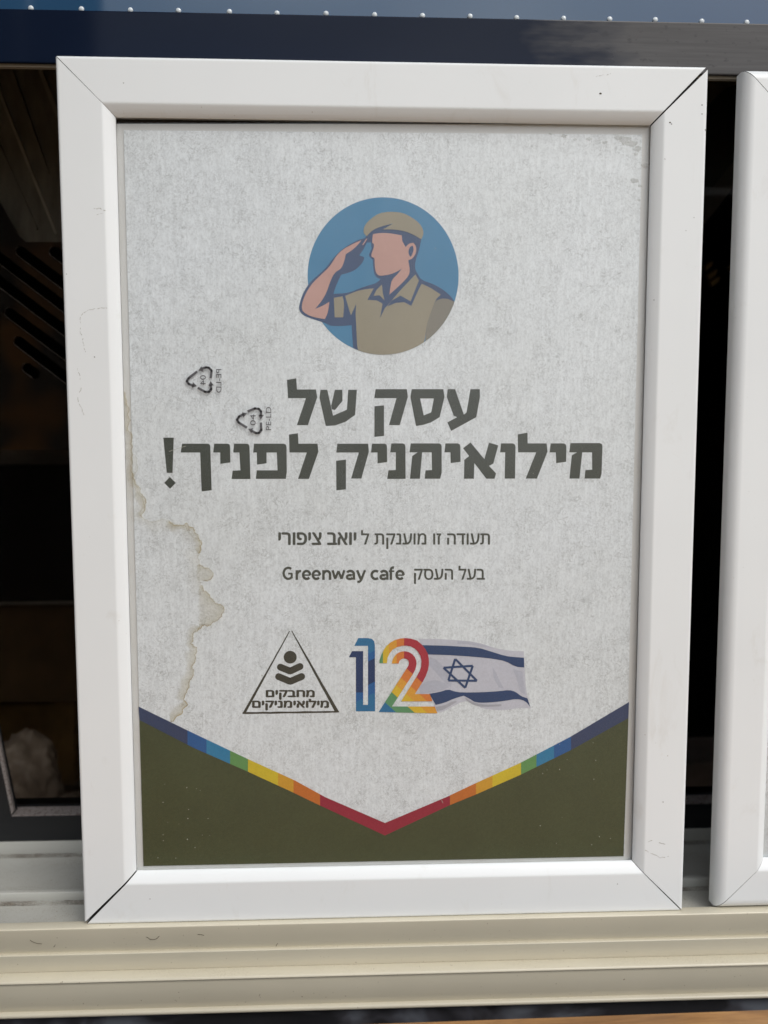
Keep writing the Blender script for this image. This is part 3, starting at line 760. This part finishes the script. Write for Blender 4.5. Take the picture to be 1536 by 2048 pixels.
M['damp'] = stain_m('damp_spot', (.36, .35, .30, 1), .55)
obj('damp_spots', bm, M['damp'], po)

# ------------------------------------------------------------------ film over the poster, with its recycling marks
YF = .0045
bm = bmesh.new()
NX, NZ = 24, 34
topz = lambda x: .3204 + .0028 * (x + .1045) / .209
grid = [[bm.verts.new((-.1042 + .2084 * i / NX, YF - .0001 - .0001 * noise.noise(Vector((i * .35, j * .22, 1))), .0192 + (topz(-.1042 + .2084 * i / NX) - .0192) * j / NZ)) for i in range(NX + 1)] for j in range(NZ + 1)]
for j in range(NZ):
    for i in range(NX):
        f = bm.faces.new((grid[j][i], grid[j][i + 1], grid[j + 1][i + 1], grid[j + 1][i])); f.smooth = True
film = obj('cover_film', bm, M['film'], fr1)
def recycling(x0, y0, mirror, wob):
    # sign drawn in its own 100 x 100 box, point to the left (turned a quarter), printed wavy on the film
    q = Print(0, 0, 1)
    def T(p_):
        u, v = p_
        if mirror: v = 100 - v
        return (x0 + u * .56 + wob * math.sin(v * .09), y0 + v * .58 + wob * math.sin(u * .08 + 1))
    def add(pts, lw=11):
        q.stroke(M['ink_mark'], [T(a) for a in pts], lw * .56, 1)
        for k_, a in enumerate(pts[1:-1]): q.disc(M['ink_mark'], *T(a), lw * .28, lw * .28, 1.1 + .1 * k_, 10)
    def head(tip, ang, s_=16):
        a = math.radians(ang); c_, n_ = math.cos(a), math.sin(a)
        t = lambda u, v: T((tip[0] - u * c_ + v * n_, tip[1] - u * n_ - v * c_))
        q.poly(M['ink_mark'], [T(tip), t(s_, s_ * .62), t(s_, -s_ * .62)], 1.5)
    add([(42, 76), (14, 56), (8, 46), (14, 36), (30, 28)], 8.5); head((42, 26), -18)
    add([(44, 20), (70, 8), (84, 9), (92, 18), (92, 34)], 8.5); head((93, 46), 90)
    add([(93, 56), (93, 82), (84, 92), (74, 93), (58, 86)], 8.5); head((46, 80), 200)
    a, b = T((54, 30)), T((74, 66))
    ya, yb = min(a[1], b[1]), max(a[1], b[1])
    set_type(q, '04', a[0], b[0], ya, yb, M['ink_mark'], 1, .01, rot=1, mirror=mirror)
    a, b = T((110, 4)), T((128, 84))
    ya, yb = min(a[1], b[1]), max(a[1], b[1])
    set_type(q, 'PE-LD', a[0], b[0], ya, yb, M['ink_mark'], 1, .006, rot=1, mirror=mirror)
    o = q.done('recycling_mark', film)
    return o
recycling(470, 812, False, .6)
recycling(370, 730, True, 1.0)
# marks sit right on the front of the film
for o in film.children:
    for v in o.data.vertices: v.co = CAM + (v.co - CAM) * ((YF - .0004 - CAM.y) / (v.co.y - CAM.y))

# dust and nicks caught on the film
M['dust'] = inkm('pale_dust', (.36, .36, .31, 1))
YP = YF - .0004; rnd = random.Random(5); q = Print(0, 0, 1)
for k in range(46):
    x, y = rnd.choice(((rnd.uniform(300, 420), rnd.uniform(1560, 1720)), (rnd.uniform(1080, 1240), rnd.uniform(1480, 1700)), (rnd.uniform(280, 1240), rnd.uniform(300, 1700))))
    r_ = rnd.uniform(.5, 1.2); q.disc(M['dust'], x, y, r_, r_ * rnd.uniform(.5, 1.6), 1, 6)
for a, b in (((338, 903), (352, 898)), ((352, 898), (372, 892)), ((883, 1600), (886, 1606))): q.stroke(M['dust'], [a, b], .8, 1)
q.done('dust_specks', film, kind='stuff')
YP = .0050
# second poster, only its bright left margin is in view
p2 = thing('poster', 'pale poster in the second frame, only its left margin in view at the right edge', 'poster', (X2 + W / 2, YP, .02))
box('paper', X2 + .0205, X2 + W - .0205, YP, YP + .0009, .0185, .3235, M['concrete'], p2)
box('cover_film', X2 + .0208, X2 + W - .0208, YF - .0001, YF, .0192, .3228, M['film'], fr2)

# ------------------------------------------------------------------ window track under the frames
XA, XB = -.62, .62
def zrow(Y, row): return at(0, row, Y).z
def yrow(z_, row): return atz(0, row, z_).y
def extr(name, prof, m, parent, bev=True):      # profile (y, z) pulled along x, front faces towards the camera
    bm = bmesh.new()
    a = [bm.verts.new((XA, y, z)) for y, z in prof]; b = [bm.verts.new((XB, y, z)) for y, z in prof]
    for i in range(len(prof)):
        j = (i + 1) % len(prof); bm.faces.new((a[i], a[j], b[j], b[i]))
    bm.faces.new(a[::-1]); bm.faces.new(b); bmesh.ops.recalc_face_normals(bm, faces=bm.faces)
    if bev:
        es = [e for e in bm.edges if abs(e.verts[0].co.x - e.verts[1].co.x) > .1]
        bmesh.ops.bevel(bm, geom=es, offset=bev if isinstance(bev, float) else .00045, segments=3, affect='EDGES', profile=.5)
    for f in bm.faces: f.smooth = f.calc_area() < .0012 * (XB - XA)
    o = obj(name, bm, m, parent)
    try: o.data.set_sharp_from_angle(angle=R(50))
    except Exception: pass
    return o
tr_ = thing('window_track', 'cream aluminium sliding window track with stepped dusty ledges under the white frames', 'window track', (0, -.02, -.06))
F1 = -.0030
yR = yrow(F1, 1804)                              # front of the inner rail
zR = zrow(yR, 1787)
yRb = yrow(zR, 1779)
yU = yrow(F1, 1709)
zU = zrow(yU, 1685)
zb = -.045
extr('upstand', [(yU, F1 - .004), (yU, zU), (yU + .012, zU), (yU + .012, F1 - .004)], M['cream_grey'], tr_)
extr('track_floor', [(.0015, F1), (yU + .001, F1), (yU + .001, F1 - .004), (.0015, F1 - .004)], M['cream_grey'], tr_, False)
extr('guide_rail', [(yR, F1 - .0005), (yR, zR), (yRb, zR), (yRb, F1 - .0005)], M['cream_grey'], tr_)
# front rail and the two steps below it
y1 = yrow(0, 1861)
z2 = zrow(y1 + .0036, 1906)
extr('front_rail', [(.0030, 0), (y1, 0), (y1 + .0042, z2 - .002), (.0030, z2 - .002)], M['cream'], tr_, .0006)
y3 = yrow(z2 - .0004, 1913)
z4 = zrow(y3 + .0024, 1945)
extr('upper_step', [(.002, z2 - .0004), (y3, z2 - .0004), (y3 + .0028, z4 - .002), (.002, z4 - .002)], M['cream'], tr_, .0004)
y5 = yrow(z4, 1966)
z6 = zrow(y5, 1973)
y6 = y5 + .0007
extr('dusty_ledge', [(.002, z4), (y5, z4), (y5, z6), (.002, z6)], M['cream'], tr_, .0008)
z7 = zrow(y6 + .001, 2025)
extr('lower_face', [(.002, z6 + .0002), (y6, z6 + .0002), (y6 + .0011, z7 - .001), (.002, z7 - .001)], M['cream'], tr_, .0003)
y8 = yrow(z7, 2032)
z9 = zrow(y8, 2041)
extr('nosing', [(.002, z7), (y8, z7), (y8, z9), (.002, z9)], M['cream'], tr_, .0009)
print('STEPS', yU, zU, yR, zR, y1, z2, y3, z4, y5, z6, z7, y8, z9)
for k, pts in enumerate(([(60, 1880), (68, 1885), (84, 1888)], [(292, 1874), (300, 1879), (312, 1878), (319, 1872)], [(107, 1894), (111, 1889)], [(395, 1869), (408, 1871)], [(552, 1893), (556, 1886)])):
    zc = at(pts[0][0], pts[0][1], y1 + .002).z; YP = y1 + .0042 * (-zc) / (-(z2 - .002)) - .0002
    q = Print(0, 0, 1); q.stroke(M['nick'], fract(pts, 2, .1, k), .9, 0); o = q.done('scratch', tr_); o['kind'] = 'stuff'
def dirt_strip(y, z, wd, up_=.0):
    bm = bmesh.new(); vs = [bm.verts.new(v) for v in ((XA, y, z + .00012), (XB, y, z + .00012), (XB, y - wd, z + .00012 + up_), (XA, y - wd, z + .00012 + up_))]
    f = bm.faces.new(vs); f.normal_update()
    if f.normal.z < 0: f.normal_flip()
    obj('dirt_line', bm, M['dirt'], tr_)
dirt_strip(yU, F1, .004); dirt_strip(yR, F1, .0035)

# black sash standing on the track, its pane tinted to darken the room, the pale glazing bead
sa = thing('sliding_window', 'black painted sliding sash with pale glazing bead and pane tinted to darken the room behind the frames', 'window sash', (0, yU, zU))
zS = zrow(yU, 1636)
yB = yrow(zS, 1617)
box('sash_bar', XA, XB, yU + .0004, yU + .022, zU + .0002, zS, M['sash'], sa, .0004)
n = NT('speckled_bead'); n.col(n.mix(n.ramp(n.noise(900, 3, .7), (.52, 0.), (.60, .8)), (.24, .215, .205, 1), (.09, .055, .045, 1))).set(rough=.7); M['bead'] = n.m
box('glazing_bead', XA, XB, yU + .0012, yB, zS + .0001, zS + .0006, M['bead'], sa)
# left stile of the sash, leaning a little as the whole leaf sags
def slab(name, quad, Y, th, m, parent, Yb=None):
    bm = bmesh.new(); fr_ = [bm.verts.new(at(x, y, Y)) for x, y in quad]; bk = [bm.verts.new(v.co + Vector((0, th, 0))) for v in fr_]
    n_ = len(quad); bm.faces.new(fr_); bm.faces.new(bk[::-1])
    for i in range(n_): bm.faces.new((fr_[i], bk[i], bk[(i + 1) % n_], fr_[(i + 1) % n_]))
    bmesh.ops.recalc_face_normals(bm, faces=bm.faces); return obj(name, bm, m, parent)
slab('stile', [(-80, 1250), (-62, 1240), (22, 1636), (-58, 1660)], yU + .0002, .008, M['sash'], sa)
slab('stile_bead', [(-22, 1420), (-14, 1420), (27, 1622), (20, 1634)], yU + .0012, .002, M['bead'], sa)
box('pane', XA, XB, yB + .004, yB + .005, zS - .004, .42, M['pane'], sa)

# ------------------------------------------------------------------ header band and blue panel with its rivets
YH = .012
zh1, zh0 = at(768, 32, YH).z, .3457
he = thing('header_band', 'glossy navy lacquered beam above the frames, greyer at its right end', 'beam', (0, YH, zh0))
box('lacquered_face', XA, XB, YH, YH + .0016, zh0, zh1, M['navy'], he, .0005)
YL = YH + .0022
box('under_lip', XA, XB, YL, YL + .002, at(50, 134, YL).z, zh0 + .003, M['lip'], he, .0002)
box('recess', XA, XB, YL + .003, YL + .0105, at(50, 132, YL + .0105).z, zh0 + .010, M['core'], he)
box('recess', XA, XB, YL + .0111, YL + .024, at(50, 130, YL + .024).z, zh0 + .03, M['core'], he)
up_ = thing('upper_panel', 'blue glossy panel above the navy beam with a row of clear rivet heads', 'panel', (0, YH + .006, zh1))
box('glass_face', XA, XB, YH + .0125, YH + .0145, zh0 + .0105, ZT, M['bluepanel'], up_)
YRV = YH + .0125
bm = bmesh.new(); bmesh.ops.create_uvsphere(bm, u_segments=14, v_segments=8, radius=.0011)
bmesh.ops.scale(bm, vec=(1, .6, 1.0), verts=bm.verts)
rm = bpy.data.meshes.new('rivet'); bm.to_mesh(rm); bm.free(); rm.materials.append(M['rivet'])
for p_ in rm.polygons: p_.use_smooth = True
xs = [at(x, y, YRV) for x, y in ((62, 12), (163, 13), (261, 13.5), (357, 15.5), (459, 18), (554, 20), (652, 22), (749, 24), (845, 28), (940, 31), (1033, 33), (1127, 36), (1219, 39), (1310, 42), (1403, 45), (1493, 48))]
stp = (xs[-1].x - xs[0].x) / 15; zz = at(768, 30.5, YRV).z
print('RIV', [round(v.z, 4) for v in xs], [round(v.x, 4) for v in xs])
xl = [xs[0].x - stp * k for k in range(12, 0, -1)] + [v.x for v in xs] + [xs[-1].x + stp * k for k in range(1, 12)]
for i, x in enumerate(xl):
    o = bpy.data.objects.new('rivet', rm); COL.objects.link(o); o.parent = up_; o.matrix_parent_inverse = up_.matrix_world.inverted()
    o.location = (x, YRV - .0002, zz + random.uniform(-.0002, .0002)); o.rotation_euler = (0, random.uniform(0, 6), 0)

# ------------------------------------------------------------------ things behind the glass
# ribbed side panel, upper left
rp = thing('ribbed_panel', 'taupe ribbed panel slanting into the dark at the upper left', 'panel', at(50, 300, .1))
slab('sheet', [(-60, 118), (135, 128), (135, 486), (60, 486), (44, 480), (36, 466), (-60, 300)], .10, .003, M['ribpanel'], rp)
for a, b, wd in (((80, 139), (118, 238), 8), ((-6, 172), (112, 468), 5), ((-10, 272), (74, 458), 3), ((24, 140), (96, 345), 3)):
    dx, dy = b[0] - a[0], b[1] - a[1]; l = math.hypot(dx, dy); nx, ny = -dy / l * wd / 2, dx / l * wd / 2
    slab('rib', [(a[0] + nx, a[1] + ny), (b[0] + nx, b[1] + ny), (b[0] - nx, b[1] - ny), (a[0] - nx, a[1] - ny)], .0985, .0014, M['rib'] if wd != 3 else M['ribpanel'], rp)
# slotted metal guard, slots running down to the right
sg = thing('slotted_guard', 'dark metal guard with slanting rounded slots behind the glass at left', 'machine guard', at(60, 620, .085))
bm = bmesh.new()
outer = [(-160, 410), (40, 480), (60, 430), (200, 520), (200, 860), (-160, 860)]
slots = [((108, 503), (230, 594)), ((41, 503), (250, 661)), ((-60, 471), (250, 706)), ((-80, 503), (250, 752)), ((19, 626), (250, 799)), ((37, 683), (250, 845)), ((54, 736), (70, 748))]
def slot_loop(a, b, r_=10.5, n_=8):
    ang = math.atan2(b[1] - a[1], b[0] - a[0]); out = []
    for k in range(n_ + 1): t = ang + math.pi / 2 + math.pi * k / n_; out.append((a[0] + r_ * math.cos(t), a[1] + r_ * math.sin(t)))
    for k in range(n_ + 1): t = ang - math.pi / 2 + math.pi * k / n_; out.append((b[0] + r_ * math.cos(t), b[1] + r_ * math.sin(t)))
    return out
outer = [(-160, 330), (0, 405), (36, 470), (52, 484), (290, 484), (290, 900), (-160, 900)]
loops = [[Vector(at(x, y, .085)) for x, y in outer]] + [[Vector(at(x, y, .085)) for x, y in slot_loop(a, b)] for a, b in slots]
l2 = [[Vector((v.x, v.z, 0)) for v in l] for l in loops]
tris = tessellate_polygon(l2); fl = [v for l in loops for v in l]
vs = [bm.verts.new(v) for v in fl]; vb = [bm.verts.new(v + Vector((0, .0015, 0))) for v in fl]
for t in tris:
    bm.faces.new([vs[i] for i in t]); bm.faces.new([vb[i] for i in reversed(t)])
k0 = 0
for l in loops:
    for i in range(len(l)):
        a_, b_ = k0 + i, k0 + (i + 1) % len(l); bm.faces.new((vs[a_], vs[b_], vb[b_], vb[a_]))
    k0 += len(l)
bmesh.ops.recalc_face_normals(bm, faces=bm.faces)
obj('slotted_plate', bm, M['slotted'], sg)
for a, b in slots:                              # pale lower lip of each slot
    lp_ = slot_loop(a, b, 10.3, 8); lo = lp_[:9][::1]
    path = lp_[6::-1]
    path = [lp_[17]] + lp_[0:6] if False else [lp_[17]] + lp_[0:6]
    bm = bmesh.new(); r0 = [bm.verts.new(at(x, y, .0845)) for x, y in path]; r1 = [bm.verts.new(at(x + .1, y - 1.1, .0845)) for x, y in path]
    r2 = [bm.verts.new(v.co + Vector((0, .0006, 0))) for v in r1]
    for i in range(len(path) - 1):
        bm.faces.new((r0[i], r0[i + 1], r1[i + 1], r1[i])); bm.faces.new((r1[i], r1[i + 1], r2[i + 1], r2[i]))
    bmesh.ops.recalc_face_normals(bm, faces=bm.faces)
    obj('slot_lip', bm, M['slotrim'], sg)

# storage shelves seen as dim bands
sf = thing('storage_shelf', 'dim shelving unit with a black drawer band inside the kiosk', 'shelf', at(300, 1600, .22))
def band(name, r0, r1, Y, m, x0=-.55, x1=.06, th=.02):
    return box(name, x0, x1, Y, Y + th, at(60, r1, Y).z, at(60, r0, Y).z, m, sf)
band('grey_front', 800, 924, .20, M['shelf_grey'])
band('black_front', 930, 1203, .195, M['shelf_black'])
band('edging', 1204, 1209, .192, M['shelf_edge'])
band('brown_front', 1211, 1404, .20, M['shelf_brown'])
band('edging', 924.5, 928, .192, M['shelf_edge'])
band('lower_back', 1410, 1760, .26, M['shelf_tan'])
slab('divider', [(112, 1406), (150, 1406), (150, 1640), (112, 1640)], .23, .02, M['shelf_tan'], sf)
zf = at(60, 1640, .17).z
box('shelf_board', -.55, .06, .10, .25, zf - .012, zf - .004, M['shelf_brown'], sf)
# crumpled plastic bag
def blob(name, c, rad, m, parent=None, seed=0, amp=.25, sub=5):
    bm = bmesh.new(); bmesh.ops.create_icosphere(bm, subdivisions=sub, radius=1)
    for v in bm.verts:
        q = v.co.copy(); s_ = 1 + amp * noise.fractal(q * 1.6 + Vector((seed, 0, 0)), .9, 2.2, 5) + .10 * abs(noise.noise(q * 5 + Vector((0, seed, 0))))
        v.co = Vector((c[0] + q.x * rad[0] * s_, c[1] + q.y * rad[1] * s_, c[2] + q.z * rad[2] * s_))
    for f in bm.faces: f.smooth = True
    return obj(name, bm, m, parent)
c = at(40, 1570, .15)
bag = blob('plastic_bag', c, (.024, .02, .030), M['bag'], None, 3)
bag['label'] = 'crumpled whitish plastic bag slumped behind the lower left glass'; bag['category'] = 'bag'
c = at(128, 1625, .15)
b2 = blob('crumpled_wrap', c, (.022, .015, .010), M['bag'], None, 8)
b2['label'] = 'low crumpled wrap beside the plastic bag at the lower left'; b2['category'] = 'wrap'
# right-hand gap
def pbox(name, x0, x1, r0, r1, Y, th, m, label, cat):
    a, b = at(x0, r1, Y), at(x1, r0, Y); o = box(name, a.x, b.x, Y, Y + th, a.z, b.z, m, None, .001); o['label'] = label; o['category'] = cat; return o
pbox('card_box', 1340, 1540, 1524, 1640, .11, .04, M['pinkbox'], 'dusty pinkish card box low in the gap between the two frames', 'box')
g = thing('curved_duct', 'grey scratched curved duct at the top of the gap between the frames', 'duct', at(1440, 250, .1))
slab('duct_side', [(1408, 240), (1426, 205), (1438, 188), (1452, 176), (1475, 168), (1520, 164), (1520, 250), (1470, 318), (1438, 360), (1400, 400)], .09, .02, M['cable'], g)
slab('duct_underside', [(1400, 400), (1438, 360), (1470, 318), (1520, 250), (1520, 290), (1470, 370), (1440, 410), (1400, 460)], .095, .02, M['shelf_grey'], g)
pw = at(1420, 190, .12)
o = box('plaster_patch', pw.x - .01, pw.x + .03, .12, .125, pw.z - .02, pw.z + .012, M['peach'], None); o['label'] = 'peach painted patch lit at the very top of the gap between the frames'; o['category'] = 'wall patch'
for k, (x, y, l_) in enumerate(((1414, 532, 9), (1421, 550, 12), (1427, 564, 11), (1462, 535, 10))):
    c = at(x, y, .14); bm = bmesh.new()
    bmesh.ops.create_cone(bm, cap_ends=True, segments=16, radius1=.0019, radius2=.0019, depth=l_ * .00045)
    bmesh.ops.create_cone(bm, cap_ends=True, segments=16, radius1=.0013, radius2=.0008, depth=.002, matrix=Matrix.Translation((0, 0, l_ * .000225 + .001)))
    bmesh.ops.transform(bm, matrix=Matrix.Translation(c) @ Matrix.Rotation(R(52), 4, 'Y'), verts=bm.verts)
    o = obj('brass_fitting', bm, M['brass']); o['category'] = 'fitting'; o['group'] = 'brass fittings in the dark gap'
    o['label'] = ['upper of the three stacked brass fittings in the gap between frames', 'middle of the three stacked brass fittings in the gap between frames', 'lowest of the three stacked brass fittings in the gap between frames', 'lone brass fitting nearest the second frame in the dark gap'][k]

# ------------------------------------------------------------------ below the track: black membrane and the wooden counter
A1, A2 = (1536, 2020), (1200, 2032)
def lvl(Z_): return atz(*A1, Z_).y - atz(*A2, Z_).y
best = min((abs(lvl(-.05 - k * .001)), -.05 - k * .001) for k in range(120)); ZC = best[1]
YC = atz(*A1, ZC).y
print('COUNTER', ZC, YC)
YC = -.045; ZC = at(1400, 2025, YC).z
print('COUNTER', ZC, YC)
wc = thing('wooden_counter', 'golden brown wooden counter board at the bottom right edge', 'counter', (0, -.12, ZC))
bm = bmesh.new()
a, b = at(1536, 2020, YC), at(1200, 2032, YC); sl_ = (a.z - b.z) / (a.x - b.x)
for bx0 in (0,):
    x0, x1 = -.7, .7
    v = [(x0, YC, b.z + sl_ * (x0 - b.x)), (x1, YC, b.z + sl_ * (x1 - b.x))]
    pts = [v[0], v[1], (x1, -.30, v[1][2]), (x0, -.30, v[0][2])]
    t_ = [bm.verts.new(q) for q in pts]; u_ = [bm.verts.new((q[0], q[1], q[2] - .022)) for q in pts]
    bm.faces.new(t_); bm.faces.new(u_[::-1])
    for i in range(4): bm.faces.new((t_[i], u_[i], u_[(i + 1) % 4], t_[(i + 1) % 4]))
    bmesh.ops.recalc_face_normals(bm, faces=bm.faces)
obj('counter_board', bm, M['wood'], wc)
for x in (-.5, .5): box('bracket', x - .012, x + .012, -.28, .012, ZC - .05, ZC - .034, M['sash'], wc)
mb = bmesh.new()
NXm = 160
rws = []
for j, (y, z) in enumerate(((y8 + .004, z9 + .0005), (y8 + .002, z9 - .008), (y8 - .004, z9 - .018), (y8 - .012, z9 - .026), (YC + .004, ZC - .016))):
    rws.append([mb.verts.new((XA + (XB - XA) * i / NXm, y - .0025 * noise.noise(Vector((i * .35, j * .9, 2))), z + .002 * noise.noise(Vector((i * .3, j, 9))) * (j > 0))) for i in range(NXm + 1)])
for a, b in zip(rws, rws[1:]):
    for i in range(NXm): f = mb.faces.new((a[i], a[i + 1], b[i + 1], b[i])); f.smooth = True
bmesh.ops.recalc_face_normals(mb, faces=mb.faces)
o = obj('black_membrane', mb, M['membrane']); o['label'] = 'creased black membrane showing between the cream track and wooden counter'; o['category'] = 'membrane'
